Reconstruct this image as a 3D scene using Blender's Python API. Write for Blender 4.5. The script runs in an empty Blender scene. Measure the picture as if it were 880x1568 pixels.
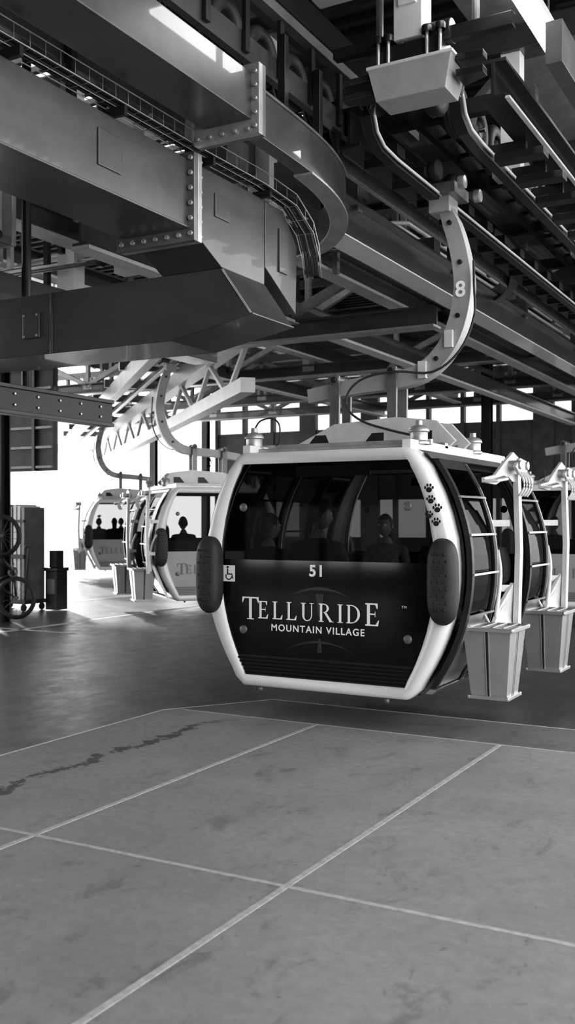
import bpy, bmesh, math, random
from mathutils import Vector, Matrix
random.seed(7)
S = bpy.context.scene
COL = S.collection

# ------------------------------------------------------------------ materials
def mat(name, v, rough=0.5, metal=0.0, nscale=3.0, namt=0.25, bump=0.0, spec=0.5, coat=0.0):
    m = bpy.data.materials.new(name); m.use_nodes = True
    nt = m.node_tree; N = nt.nodes; L = nt.links
    b = N['Principled BSDF']
    tc = N.new('ShaderNodeTexCoord')
    nz = N.new('ShaderNodeTexNoise'); nz.inputs['Scale'].default_value = nscale
    nz.inputs['Detail'].default_value = 6; nz.inputs['Roughness'].default_value = 0.65
    L.new(tc.outputs['Object'], nz.inputs['Vector'])
    mr = N.new('ShaderNodeMapRange')
    mr.inputs['From Min'].default_value = 0.3; mr.inputs['From Max'].default_value = 0.7
    mr.inputs['To Min'].default_value = v*(1-namt); mr.inputs['To Max'].default_value = v*(1+namt)
    L.new(nz.outputs['Fac'], mr.inputs['Value'])
    cc = N.new('ShaderNodeCombineColor')
    for k in range(3): L.new(mr.outputs[0], cc.inputs[k])
    L.new(cc.outputs[0], b.inputs['Base Color'])
    b.inputs['Roughness'].default_value = rough
    b.inputs['Metallic'].default_value = metal
    b.inputs['Specular IOR Level'].default_value = spec
    b.inputs['Coat Weight'].default_value = coat
    if bump > 0:
        bp = N.new('ShaderNodeBump'); bp.inputs['Strength'].default_value = bump
        n2 = N.new('ShaderNodeTexNoise'); n2.inputs['Scale'].default_value = nscale*12
        L.new(tc.outputs['Object'], n2.inputs['Vector'])
        L.new(n2.outputs['Fac'], bp.inputs['Height']); L.new(bp.outputs[0], b.inputs['Normal'])
    return m

def emis(name, s):
    m = bpy.data.materials.new(name); m.use_nodes = True
    b = m.node_tree.nodes['Principled BSDF']
    b.inputs['Emission Color'].default_value = (1, 1, 1, 1)
    b.inputs['Emission Strength'].default_value = s
    return m

def glass(name, t, fac=0.12, rough=0.03):
    m = bpy.data.materials.new(name); m.use_nodes = True
    nt = m.node_tree; N = nt.nodes; L = nt.links
    N.remove(N['Principled BSDF'])
    out = [n for n in N if n.type == 'OUTPUT_MATERIAL'][0]
    tr = N.new('ShaderNodeBsdfTransparent'); tr.inputs[0].default_value = (t, t, t, 1)
    gl = N.new('ShaderNodeBsdfGlossy'); gl.inputs['Roughness'].default_value = rough
    gl.inputs['Color'].default_value = (.9, .9, .9, 1)
    lw = N.new('ShaderNodeLayerWeight'); lw.inputs[0].default_value = fac
    mx = N.new('ShaderNodeMixShader')
    L.new(lw.outputs['Fresnel'], mx.inputs[0]); L.new(tr.outputs[0], mx.inputs[1]); L.new(gl.outputs[0], mx.inputs[2])
    L.new(mx.outputs[0], out.inputs['Surface'])
    return m

M = dict(
 girder=mat('girder_paint', .085, .28, .35, 1.2, .3, .03, .5, .25),
 dark=mat('dark_steel', .026, .36, .3, 2, .4, .05),
 mid=mat('mid_steel', .15, .36, .3, 3, .3, .05),
 galv=mat('galvanised_steel', .40, .34, .5, 6, .2, .03),
 light=mat('light_paint', .6, .4, .1, 4, .12),
 arm=mat('arm_paint', .36, .4, .1, 4, .12),
 white=mat('white_frame_paint', .70, .3, 0, 2, .05, 0, .5, .2),
 alu=mat('aluminium', .5, .28, .85, 5, .12),
 bin=mat('bin_aluminium', .46, .25, .6, 5, .1),
 rubber=mat('rubber', .03, .6, 0, 8, .3, .1),
 black=mat('black_gloss', .004, .07, 0, 4, .2, 0, .5),
 blackm=mat('black_matte', .012, .45, 0, 4, .3),
 deco=mat('logo_relief', .035, .3, 0, 4, .1),
 letter=mat('letter_white', .9, .5, 0, 4, .02),
 letterg=mat('letter_gray', .15, .5, 0, 4, .05),
 panelw=mat('panel_white', .35, .35, 0, 3, .06),
 roof=mat('roof_sheet', .04, .6, .2, 1, .3),
 wood=mat('dark_cladding', .06, .6, 0, 2, .4),
 seat=mat('seat_vinyl', .02, .5, 0, 5, .3),
 skin=mat('skin', .13, .5, 0, 12, .08),
 hair=mat('hair', .012, .6, 0, 60, .5, .4),
 shirtd=mat('dark_cloth', .018, .9, 0, 30, .3, .3),
 shirtm=mat('mid_cloth', .07, .9, 0, 30, .3, .3),
 shirtl=mat('light_cloth', .25, .9, 0, 30, .1, .3),
 pants=mat('trousers', .04, .9, 0, 30, .3, .3),
 outside=mat('sunlit_ground', .75, .8, 0, 1, .1),
 line=mat('joint_line', .42, .6, 0, 20, .25),
 glass=glass('tinted_glass', .42, .09),
 pane=glass('grey_window_pane', .17, .05, .2),  # grey tint dims daylight behind the cabins to back the silhouettes
 pane2=glass('upper_window_pane', .33, .05, .2),
 lamp=emis('lamp_tube', 22), bulb=emis('lamp_bulb', 10),
)

def floor_mat(name, base, stain, rough, dark=False):
    m = bpy.data.materials.new(name); m.use_nodes = True
    nt = m.node_tree; N = nt.nodes; L = nt.links; b = N['Principled BSDF']
    geo = N.new('ShaderNodeNewGeometry')
    def noise(sc, det, rg, vec=None, dist=0):
        n = N.new('ShaderNodeTexNoise'); n.inputs['Scale'].default_value = sc
        n.inputs['Detail'].default_value = det; n.inputs['Roughness'].default_value = rg
        n.inputs['Distortion'].default_value = dist
        L.new(vec or geo.outputs['Position'], n.inputs['Vector']); return n.outputs['Fac']
    def rng(x, a, c, lo, hi, smooth=True):
        r = N.new('ShaderNodeMapRange'); r.interpolation_type = 'SMOOTHSTEP' if smooth else 'LINEAR'
        r.inputs['From Min'].default_value = a; r.inputs['From Max'].default_value = c
        r.inputs['To Min'].default_value = lo; r.inputs['To Max'].default_value = hi
        L.new(x, r.inputs['Value']); return r.outputs[0]
    def mth(op, x, y=None):
        n = N.new('ShaderNodeMath'); n.operation = op
        for i, q in enumerate((x, y)):
            if q is None: continue
            if isinstance(q, (int, float)): n.inputs[i].default_value = q
            else: L.new(q, n.inputs[i])
        return n.outputs[0]
    big = rng(noise(.7, 5, .6), .3, .7, .88, 1.12)
    fine = rng(noise(14, 8, .75), .3, .7, .9, 1.1)
    mp = N.new('ShaderNodeMapping'); mp.inputs['Scale'].default_value = (2.0, 1.2, 1)
    mp.inputs['Rotation'].default_value = (0, 0, .35)
    L.new(geo.outputs['Position'], mp.inputs['Vector'])
    patch = noise(2.2, 10, .75, mp.outputs[0], .5)
    spots = rng(patch, .54, .64, 1.0, .74 if not dark else .85)
    smear = rng(noise(6.5, 8, .75, mp.outputs[0], .8), .60, .67, 1.0, .72)
    v = mth('MULTIPLY', mth('MULTIPLY', mth('MULTIPLY', big, fine), spots), smear)
    if stain:
        sx = N.new('ShaderNodeSeparateXYZ'); L.new(geo.outputs['Position'], sx.inputs[0])
        wob = mth('MULTIPLY', mth('SUBTRACT', noise(2.2, 6, .7), .5), .55)
        d = mth('ABSOLUTE', mth('ADD', mth('ADD', sx.outputs['X'], 4.76), wob))
        br = mth('MULTIPLY', mth('SUBTRACT', noise(5, 8, .75), .43), .46)
        msk = rng(mth('SUBTRACT', d, br), -.012, .012, 1, 0)
        ylim = rng(sx.outputs['Y'], 6.9, 7.6, 1, 0)
        msk = mth('MULTIPLY', msk, ylim)
        v = mth('MULTIPLY', v, mth('SUBTRACT', 1.0, mth('MULTIPLY', msk, .7)))
    v = mth('MULTIPLY', v, base)
    cc = N.new('ShaderNodeCombineColor')
    for k in range(3): L.new(v, cc.inputs[k])
    L.new(cc.outputs[0], b.inputs['Base Color'])
    r = rng(patch, .35, .7, rough*1.15, rough*.85)
    L.new(r, b.inputs['Roughness'])
    bp = N.new('ShaderNodeBump'); bp.inputs['Strength'].default_value = .12; bp.inputs['Distance'].default_value = .01
    L.new(noise(40, 6, .7), bp.inputs['Height']); L.new(bp.outputs[0], b.inputs['Normal'])
    return m
M['slab'] = floor_mat('concrete_slab', .25, True, .68)
M['slab2'] = floor_mat('concrete_border', .14, False, .6)
M['floor'] = floor_mat('dark_floor', .06, False, .38, True)

# ------------------------------------------------------------------ mesh builder
class MB:
    def __init__(s): s.bm = bmesh.new(); s.mats = []
    def mi(s, m):
        m = M[m]
        if m not in s.mats: s.mats.append(m)
        return s.mats.index(m)
    def face(s, vs, i, smooth=False):
        try:
            f = s.bm.faces.new(vs); f.material_index = i; f.smooth = smooth; return f
        except ValueError: return None
    def poly(s, pts, m):
        s.face([s.bm.verts.new(p) for p in pts], s.mi(m))
    def box(s, x0, x1, y0, y1, z0, z1, m):
        s.hexa([(x0,y0,z0),(x1,y0,z0),(x1,y1,z0),(x0,y1,z0),(x0,y0,z1),(x1,y0,z1),(x1,y1,z1),(x0,y1,z1)], m)
    def hexa(s, p, m):
        v = [s.bm.verts.new(q) for q in p]; i = s.mi(m)
        for f in ((3,2,1,0),(4,5,6,7),(0,1,5,4),(1,2,6,5),(2,3,7,6),(3,0,4,7)):
            s.face([v[k] for k in f], i)
    def beam(s, a, b, w, h, m, up=(0,0,1)):
        s.sweep([a, b], [(-w/2,-h/2),(w/2,-h/2),(w/2,h/2),(-w/2,h/2)], m, up)
    def ibeam(s, a, b, w, h, m, t=.03):
        s.sweep([a,b], [(-w/2,-h/2),(w/2,-h/2),(w/2,-h/2+t),(t/2,-h/2+t),(t/2,h/2-t),(w/2,h/2-t),(w/2,h/2),(-w/2,h/2),(-w/2,h/2-t),(-t/2,h/2-t),(-t/2,-h/2+t),(-w/2,-h/2+t)], m)
    def sweep(s, path, prof, m, up=(0,0,1), smooth=False, scales=None, cap=True, closed=False):
        path = [Vector(p) for p in path]; up = Vector(up); i = s.mi(m); rings = []
        n = len(path)
        for k, p in enumerate(path):
            if closed: t = path[(k+1) % n]-path[k-1]
            else: t = path[min(k+1, n-1)]-path[max(k-1, 0)]
            t.normalize(); u = up
            if abs(t.dot(u)) > .99: u = Vector((0,1,0)) if abs(t.y) < .9 else Vector((1,0,0))
            sd = t.cross(u).normalized(); u2 = sd.cross(t).normalized()
            c = scales[k] if scales else 1
            rings.append([s.bm.verts.new(p+sd*a*c+u2*b*c) for a, b in prof])
        q = len(prof)
        for k in range(n if closed else n-1):
            A, B = rings[k], rings[(k+1) % n]
            for j in range(q): s.face([A[j], A[(j+1)%q], B[(j+1)%q], B[j]], i, smooth)
        if cap and not closed:
            s.face(rings[0][::-1], i); s.face(rings[-1], i)
    def cyl(s, a, b, r, m, n=12, r2=None):
        r2 = r if r2 is None else r2
        s.sweep([a, b], [(math.cos(2*math.pi*k/n)*r, math.sin(2*math.pi*k/n)*r) for k in range(n)], m, smooth=True, scales=[1, r2/r])
    def tube(s, path, r, m, n=8, closed=False):
        s.sweep(path, [(math.cos(2*math.pi*k/n)*r, math.sin(2*math.pi*k/n)*r) for k in range(n)], m, smooth=True, closed=closed)
    def lathe(s, c, axis, prof, m, n=24):
        c = Vector(c); ax = Vector(axis).normalized()
        u = ax.orthogonal().normalized(); w = ax.cross(u); i = s.mi(m); rings = []
        for r, h in prof:
            if r < 1e-5: rings.append([s.bm.verts.new(c+ax*h)])
            else: rings.append([s.bm.verts.new(c+ax*h+u*math.cos(2*math.pi*k/n)*r+w*math.sin(2*math.pi*k/n)*r) for k in range(n)])
        for A, B in zip(rings, rings[1:]):
            for k in range(n):
                k2 = (k+1) % n
                if len(A) == 1: s.face([A[0], B[k], B[k2]], i, True)
                elif len(B) == 1: s.face([A[k], B[0], A[k2]], i, True)
                else: s.face([A[k], B[k], B[k2], A[k2]], i, True)
    def bolt(s, c, axis, r=.02, h=.02, m='galv'):
        c = Vector(c); s.cyl(c, c+Vector(axis)*h, r, m, 6)
    def hull(s, pts, m):
        b2 = bmesh.new()
        for p in pts: b2.verts.new(p)
        bmesh.ops.convex_hull(b2, input=b2.verts[:])
        bmesh.ops.dissolve_limit(b2, angle_limit=math.radians(3), verts=b2.verts[:], edges=b2.edges[:])
        i = s.mi(m); mp = {}
        for f in b2.faces:
            vs = []
            for v in f.verts:
                if v not in mp: mp[v] = s.bm.verts.new(v.co)
                vs.append(mp[v])
            s.face(vs, i)
        b2.free()
    def prism(s, pts, vec, m):
        vec = Vector(vec); i = s.mi(m)
        A = [s.bm.verts.new(p) for p in pts]; B = [s.bm.verts.new(Vector(p)+vec) for p in pts]
        s.face(A[::-1], i); s.face(B, i)
        for k in range(len(A)):
            s.face([A[k], A[(k+1)%len(A)], B[(k+1)%len(A)], B[k]], i)
    def obj(s, name, parent=None, bevel=0.0, recalc=True):
        if recalc: bmesh.ops.recalc_face_normals(s.bm, faces=s.bm.faces[:])
        me = bpy.data.meshes.new(name); s.bm.to_mesh(me); s.bm.free()
        for m in s.mats: me.materials.append(m)
        o = bpy.data.objects.new(name, me); COL.objects.link(o)
        if parent: o.parent = parent
        if bevel:
            bv = o.modifiers.new('bevel', 'BEVEL'); bv.width = bevel; bv.segments = 2; bv.limit_method = 'ANGLE'; bv.angle_limit = math.radians(40)
            bv.harden_normals = False
        return o

def empty(name, loc=(0,0,0), rz=0):
    e = bpy.data.objects.new(name, None); COL.objects.link(e); e.location = loc; e.rotation_euler = (0,0,rz)
    e.empty_display_size = .2
    return e

def catmull(cp, sub):
    out = []
    for k in range(len(cp)-1):
        p0 = cp[max(0,k-1)]; p1 = cp[k]; p2 = cp[k+1]; p3 = cp[min(len(cp)-1,k+2)]
        for j in range(sub):
            t = j/sub
            out.append(tuple(.5*((2*p1[i])+(-p0[i]+p2[i])*t+(2*p0[i]-5*p1[i]+4*p2[i]-p3[i])*t*t+(-p0[i]+3*p1[i]-3*p2[i]+p3[i])*t**3) for i in range(len(p1))))
    out.append(tuple(cp[-1])); return out

# ------------------------------------------------------------------ ground, slab
b = MB(); b.poly([(-120,-80,-.06),(80,-80,-.06),(80,140,-.06),(-120,140,-.06)], 'outside'); b.obj('outside_ground')
b = MB(); b.box(-26,6,-9,34.5,-.05,-.02,'floor')
b.box(-11.6,-11.5,9,22,-.02,-.016,'line'); b.box(-14.5,-14.4,12,26,-.02,-.016,'line')
b.box(-13.6,-10.4,11.9,12.0,-.02,-.016,'line')
b.obj('floor')
b = MB()
P = [(-5.45,-5),(6,-5),(6,7.6),(-5.36,7.6),(-5.45,7.46)]
b.prism([(x,y,-.02) for x,y in P], (0,0,.02), 'slab')
P = [(-5.36,7.6),(6,7.6),(6,8.42),(-4.82,8.42)]
b.prism([(x,y,-.02) for x,y in P], (0,0,.02), 'slab2')
for x in (-3.91,-2.31,-.71,.89,2.49): b.box(x-.018,x+.018,-5,7.57,0,.0025,'line')
for y in (4.15,.73,-2.7): b.box(-5.45,6,y-.016,y+.016,0,.0024,'line')
b.box(-5.3,6,7.56,7.578,0,.0026,'line')
b.box(-4.82,6,8.40,8.42,-.02,.003,'line')
b.beam((-5.45,7.46,-.008),(-4.82,8.42,-.008),.02,.022,'line')
b.box(-5.46,-5.44,-5,7.46,-.02,.003,'line')
b.obj('floor_slab')

# ------------------------------------------------------------------ gondola cabin
SIDE = [(.78,.29),(.86,.36),(1.03,.66),(1.14,.95),(1.185,1.25),(1.17,1.6),(1.06,1.97),(.93,2.2),(.84,2.31),(.78,2.34)]
def hw(z):
    z = max(.29, min(2.34, z))
    for (a, za), (c, zc) in zip(SIDE, SIDE[1:]):
        if za <= z <= zc: return a+(c-a)*(z-za)/(zc-za)
    return SIDE[-1][0]
def hws(z):
    return sum(hw(z+d) for d in (-.12,-.06,0,.06,.12))/5 if .42 < z < 2.2 else hw(z)

LAY = [0]
def serif(mb, ch, x0, z0, h, Y, m, sg=1, bold=1.0):
    """draw one roman capital, returns advance"""
    LAY[0] = 0
    def Q(pts):
        LAY[0] += 1
        y = Y-sg*.00025*LAY[0]
        mb.poly([(sg*(x0+u*h), y, z0+v*h) for u, v in pts], m)
    def R(a, c, d, e): Q([(a,d),(c,d),(c,e),(a,e)])
    def band(cx, cy, rx, ry, a0, a1, wi, n=10):
        pr = None
        for k in range(n+1):
            a = math.radians(a0+(a1-a0)*k/n); w = wi(a)
            o = (cx+rx*math.cos(a), cy+ry*math.sin(a)); i = (cx+(rx-w)*math.cos(a), cy+(ry-.055)*math.sin(a))
            if pr: Q([pr[0], o, i, pr[1]]); LAY[0] -= 1
            pr = (o, i)
        LAY[0] += 1
    st = .15*bold; th = .065
    if ch == 'T':
        R(0,.86,1-th,1); R(.355,.355+st,0,1-th); R(.25,.61,0,.045)
        Q([(0,1-th),(0,.74),(.035,.74),(.12,1-th)]); Q([(.86,1-th),(.74,1-th),(.825,.74),(.86,.74)]); return .92
    if ch == 'L':
        R(.08,.08+st,0,1); R(0,.32,.955,1); R(0,.62,0,th); Q([(.62,0),(.66,.26),(.62,.26),(.5,th),(.5,0)]); return .72
    if ch == 'E':
        R(.08,.08+st,0,1); R(0,.6,1-th,1); R(0,.62,0,th); R(.2,.46,.49,.55); Q([(.46,.4),(.49,.4),(.49,.64),(.46,.64)])
        Q([(.62,0),(.67,.26),(.63,.26),(.5,th),(.5,0)]); Q([(.6,1),(.6,.76),(.56,.76),(.48,1-th)]); return .75
    if ch == 'I':
        R(.09,.09+st,0,1); R(0,.33,.955,1); R(0,.33,0,.045); return .43
    if ch == 'U':
        R(.1,.1+st,.32,1); R(0,.34,.955,1); R(.66,.725,.32,1); R(.56,.82,.955,1)
        band(.4125,.33,.3125,.34,180,360,lambda a: .10+.04*(-math.cos(a))); return .9
    if ch == 'D':
        R(.08,.08+st,0,1); R(0,.3,0,.05); R(0,.3,.95,1)
        band(.26,.5,.56,.5,-90,90,lambda a: .06+.1*max(0,math.cos(a)),14); return .9
    if ch == 'R':
        R(.08,.08+st,0,1); R(0,.32,0,.045); R(0,.3,.95,1)
        band(.3,.745,.34,.255,-90,90,lambda a: .05+.1*max(0,math.cos(a)))
        Q([(.34,.5),(.5,.5),(.86,.0),(.68,0)]); R(.68,.92,0,.045); return .92
    return .4

def text(s, size, loc, m, parent, back=False, bold=0.0, name='label', sp=1.15):
    c = bpy.data.curves.new(name, 'FONT'); c.body = s; c.size = size; c.align_x = 'CENTER'; c.offset = bold
    c.space_character = sp; c.materials.append(M[m]); c.extrude = .001
    o = bpy.data.objects.new(name, c); COL.objects.link(o); o.parent = parent
    o.location = loc; o.rotation_euler = (math.pi/2, 0, math.pi if back else 0)
    return o

def paw(mb, x, z, r, Y):
    def disc(cx, cz, a, c):
        mb.poly([(cx+a*math.cos(t*math.pi/5), Y, cz+c*math.sin(t*math.pi/5)) for t in range(10)], 'blackm')
    disc(x, z, r*.5, r*.42)
    for k, (dx, dz) in enumerate(((-.62,.35),(-.25,.72),(.25,.72),(.62,.35))): disc(x+dx*r, z+dz*r, r*.17, r*.25)

def cabin(loc, rz, white=False, number='51', name='gondola_cabin'):
    E = empty(name, loc, rz)
    zs = [.29,.31,.36,.45,.55,.66,.8,.95,1.1,1.25,1.4,1.6,1.8,1.97,2.1,2.2,2.27,2.31,2.34]
    # end frames
    b = MB()
    iw = b.mi('white')
    for sg in (-1, 1):
        rings = []
        def loop(fw, fz, y):
            R_ = [(fw(z), y, fz(z)) for z in zs]; L_ = [(-fw(z), y, fz(z)) for z in reversed(zs)]
            return [b.bm.verts.new(p) for p in R_+L_]
        iz = lambda z: .385+(z-.29)/2.05*1.855
        wid = lambda z: .12+.05*math.sin(math.pi*(z-.29)/2.05)
        rings.append(loop(lambda z: hws(iz(z))-wid(z), iz, sg*1.30))
        rings.append(loop(lambda z: hws(iz(z))-wid(z)+.006, iz, sg*1.345))
        rings.append(loop(lambda z: hws(z)-.045, lambda z: .31+(z-.29)/2.05*2.01, sg*1.352))
        rings.append(loop(lambda z: hws(z)-.008, lambda z: z, sg*1.325))
        rings.append(loop(lambda z: hws(z)+.005, lambda z: z, sg*1.27))
        rings.append(loop(lambda z: hws(z), lambda z: z, sg*1.13))
        rings.append(loop(lambda z: hws(z)-.06, lambda z: .31+(z-.29)/2.05*2.01, sg*1.13))
        n = len(rings[0])
        for A, B in zip(rings, rings[1:]):
            for k in range(n): b.face([A[k], A[(k+1)%n], B[(k+1)%n], B[k]], iw, True)
    b.obj('end_frame', E)
    # end glazing : upper tinted pane, lower panel, louvres
    b = MB()
    zsplit = 1.40 if not white else 1.18
    for sg in (-1, 1):
        Y = sg*1.318
        def gl(z0, z1, m, dy=0, n=12, t=None):
            q = [z0+(z1-z0)*k/n for k in range(n+1)]
            pts = [(hws(z)-.11, Y+dy, z) for z in q]+[(-hws(z)+.11, Y+dy, z) for z in reversed(q)]
            b.poly(pts, m)
        gl(zsplit, 2.26, 'glass')
        gl(.56, zsplit, 'panelw' if white else 'black')
        gl(.36, .56, 'panelw' if white else 'blackm')
        for k in range(5):
            z = .40+k*.032
            w = hws(z)-.13
            b.box(-w, w, min(Y, Y+sg*.02), max(Y, Y+sg*.02), z, z+.014, 'black' if not white else 'letterg')
        for x, z in ((-.78,.78),(.78,.78),(-.78,1.86),(.78,1.86)):
            b.lathe((x, Y, z), (0, sg, 0), [(.038,0),(.038,.008),(.028,.014),(0,.014)], 'mid', 16)
        if not white:
            b.box(-.25, .45, min(Y,Y+sg*.004), max(Y,Y+sg*.004), 2.12, 2.21, 'black')
    b.obj('end_glazing', E)
    # lettering
    b = MB()
    for sg in (-1, 1):
        Y = sg*1.324; s2 = 1 if sg < 0 else -1
        lm = 'letterg' if white else 'letter'
        word = 'TELLURIDE'; hs = .155
        base = .885 if not white else .78
        u = 0
        for k, ch in enumerate(word):
            if k == 0: u += serif(b, ch, -.79+u, base-.012, .198, Y, lm, s2)*.178
            elif k == 8: u += serif(b, ch, -.79+u, base-.012, .188, Y, lm, s2)*.195
            else: u += serif(b, ch, -.79+u, base, hs, Y, lm, s2)*(hs+.038)
        if not white:
            pr = None
            for k in range(17):
                x = -.30+.60*k/16; t = (x/.30); z = 1.165-.075*t*t; w = .014*(1-abs(t))+.001
                c = ((s2*(x-.02), Y+.001*s2, z+w), (s2*(x-.02), Y+.001*s2, z-w))
                if pr: b.poly([pr[0], c[0], c[1], pr[1]], 'deco')
                pr = c
            yb = Y+.0015*s2
            b.poly([(s2*-.06,yb,1.12),(s2*.02,yb,1.12),(s2*-.005,yb,.93),(s2*-.035,yb,.93)], 'deco')
            b.poly([(s2*-.03,yb,.74),(s2*-.01,yb,.74),(s2*.005,yb,.62),(s2*-.045,yb,.62)], 'deco')
            pr = None
            for k in range(17):
                x = -.33+.66*k/16; t = (x/.33); z = .71-.08*t*t; w = .01*(1-abs(t))+.001
                c = ((s2*(x-.02), Y+.001*s2, z+w), (s2*(x-.02), Y+.001*s2, z-w))
                if pr: b.poly([pr[0], c[0], c[1], pr[1]], 'deco')
                pr = c
            def P2(pts, m, o=0): b.poly([(s2*x, Y+sg*o, z) for x, z in pts], m)
            P2([(-.99,1.2),(-.865,1.2),(-.865,1.345),(-.99,1.345)], 'letter')
            pr = None
            for k in range(11):
                a = math.radians(150+k*21); c0 = (-.93+.035*math.cos(a), 1.248+.035*math.sin(a)); c1 = (-.93+.025*math.cos(a), 1.248+.025*math.sin(a))
                if pr: P2([pr[0], c0, c1, pr[1]], 'blackm', .002)
                pr = (c0, c1)
            P2([(-.948,1.265),(-.936,1.265),(-.936,1.315),(-.948,1.315)], 'blackm', .002)
            P2([(-.948,1.262),(-.9,1.262),(-.9,1.272),(-.948,1.272)], 'blackm', .0025)
            P2([(-.905,1.272),(-.895,1.272),(-.88,1.228),(-.89,1.228)], 'blackm', .003)
            P2([(-.942+.012*math.cos(t*math.pi/4), 1.328+.010*math.sin(t*math.pi/4)) for t in range(8)], 'blackm', .002)
    if not white:
        for x, z, r in ((.985,1.99,.052),(1.0,1.90,.05),(1.055,1.83,.052),(.985,1.78,.045),(1.045,1.72,.05)):
            paw(b, x-.01, z, r, -1.3535)
    b.obj('lettering', E, recalc=False)
    if not white:
        text('MOUNTAIN VILLAGE', .082, (-.05,-1.322,.785), 'letter', E, bold=.0015, name='sub_lettering', sp=1.2)
        text(number, .135, (-.05,-1.322,1.27), 'letter', E, bold=.004, name='cabin_number')
        text('TM', .03, (.75,-1.322,1.03), 'letter', E, name='mark')
    # bumpers
    b = MB()
    for sy in (-1, 1):
        for sx in (-1, 1):
            cx = sx*1.10; cz = 1.26
            rings = []
            i = b.mi('rubber')
            for dy, s in ((0,.98),(.05,1),(.09,.93),(.12,.72),(.13,.4)):
                ring = []
                for k in range(28):
                    a = 2*math.pi*k/28
                    ex = abs(math.cos(a))**.8*math.copysign(1, math.cos(a)); ez = abs(math.sin(a))**.55*math.copysign(1, math.sin(a))
                    ring.append(b.bm.verts.new((cx+ex*.125*s, sy*(1.34+dy), cz+ez*.345*(.12+.88*s if s < .9 else s))))
                rings.append(ring)
            for A, B in zip(rings, rings[1:]):
                for k in range(28): b.face([A[k], A[(k+1)%28], B[(k+1)%28], B[k]], i, True)
            b.face(rings[-1], i, True)
            for r_ in range(9):
                for c_ in range(3):
                    x = cx+(c_-1)*.05+(.02 if r_ % 2 else 0)-.01; z = cz-.22+r_*.055
                    b.lathe((x, sy*1.462, z), (0, sy, 0), [(.012,0),(.010,.010),(0,.012)], 'blackm', 8)
    b.obj('bumper', E)
    # shell sides
    b = MB()
    def strip(sx, y0, y1, z0, z1, off, th, m, n=8):
        for k in range(n):
            a = z0+(z1-z0)*k/n; c = z0+(z1-z0)*(k+1)/n
            xa, xc = hws(a)+off, hws(c)+off
            b.hexa([(sx*(xa-th),y0,a),(sx*xa,y0,a),(sx*xa,y1,a),(sx*(xa-th),y1,a),
                    (sx*(xc-th),y0,c),(sx*xc,y0,c),(sx*xc,y1,c),(sx*(xc-th),y1,c)], m)
    for sx in (-1, 1):
        for sy in (-1, 1):
            ya, yb = sorted((sy*1.14, sy*.60))
            strip(sx, ya, yb, .34, .98, -.01, .03, 'alu')
            strip(sx, ya+.02, yb-.02, .98, 2.2, -.015, .008, 'glass')
            strip(sx, ya, yb, 2.16, 2.32, -.005, .05, 'blackm')
            strip(sx, ya, yb, .97, 1.01, 0, .05, 'blackm', 1)
            for q in (sy*1.12, sy*.62): strip(sx, q-.03, q+.03, .33, 2.3, .004, .06, 'blackm', 16)
        strip(sx, -.6, .6, 2.2, 2.33, 0, .05, 'blackm', 3); strip(sx, -.6, .6, .3, .37, 0, .06, 'blackm', 1)
        leaves = ((-.62,-.01),(.01,.62)) if sx < 0 else ((-1.18,-.52),(.52,1.18))
        off = .0 if sx < 0 else .085
        for (y0, y1) in leaves:
            for q in (y0+.03, y1-.03): strip(sx, q-.03, q+.03, .36, 2.24, off+.012, .045, 'blackm', 18)
            strip(sx, y1+.0, y1+.025, .36, 2.24, off+.014, .05, 'alu', 18)
            strip(sx, y0+.03, y1-.03, .38, .5, off, .03, 'alu', 2)
            strip(sx, y0+.05, y1-.05, .5, .95, off, .02, 'alu', 5)
            strip(sx, y0+.05, y1-.05, .97, 2.2, off-.005, .008, 'glass', 10)
            strip(sx, y0+.03, y1-.03, 2.17, 2.25, off+.01, .04, 'blackm', 1)
            for z in (.96, 1.30, 1.62, 1.93):
                strip(sx, y0, y1, z, z+.018, off+.03, .02, 'alu', 1)
    strip(1, -1.2, 1.2, 2.25, 2.30, .10, .05, 'alu', 1); strip(1, -1.2, 1.2, .33, .37, .12, .06, 'alu', 1)
    b.obj('side_shell', E)
    # floor pan, roof, benches
    b = MB()
    b.box(-.82,.82,-1.14,1.14,.30,.36,'blackm')
    b.box(-.80,.80,-1.14,1.14,2.29,2.33,'dark')
    b.box(-.74,.74,-1.16,1.16,2.33,2.385,'galv')
    b.box(-.80,-.72,-1.3,1.3,2.33,2.41,'white'); b.box(.72,.80,-1.3,1.3,2.33,2.41,'white')
    for sy in (-1, 1):
        ya, yb = sorted((sy*1.12, sy*.68)); b.box(-.98,.98,ya,yb,.87,.95,'seat')
        ya, yb = sorted((sy*1.15, sy*1.09)); b.box(-1.0,1.0,ya,yb,.92,1.38,'seat')
        b.box(-.72,.72,min(sy*1.1,sy*.75),max(sy*1.1,sy*.75),.36,.87,'blackm')
        b.box(-.9,.9,min(sy*.62,sy*.3),max(sy*.62,sy*.3),.36,.47,'blackm')
    for x, y in ((-.60,-1.32),(.6,-1.32),(-.62,1.2),(.62,1.2)):
        b.cyl((x,y,.285),(x,y,.25),.02,'mid',8)
    b.obj('floor_roof_benches', E, .008)
    # roof gear
    b = MB()
    for y in (-.24, .16):
        pr = [(-.88,2.40),(.72,2.40),(.80,2.47),(.62,2.66),(.22,2.71),(-.42,2.67),(-.86,2.47)]
        b.prism([(x,y,z) for x, z in pr], (0,.05,0), 'light')
        for x0, x1 in ((-.72,-.46),(-.12,.10),(.36,.58)):
            b.prism([(x0,y-.003,2.46),(x1,y-.003,2.46),(x1-.05*(1 if x1<0 else 0),y-.003,2.57),(x0+.1,y-.003,2.57)], (0,.056,0), 'blackm')
        for x in (-.75,-.3,.2,.68): b.bolt((x,y-.02,2.44),(0,1,0),.018,.09)
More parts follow.
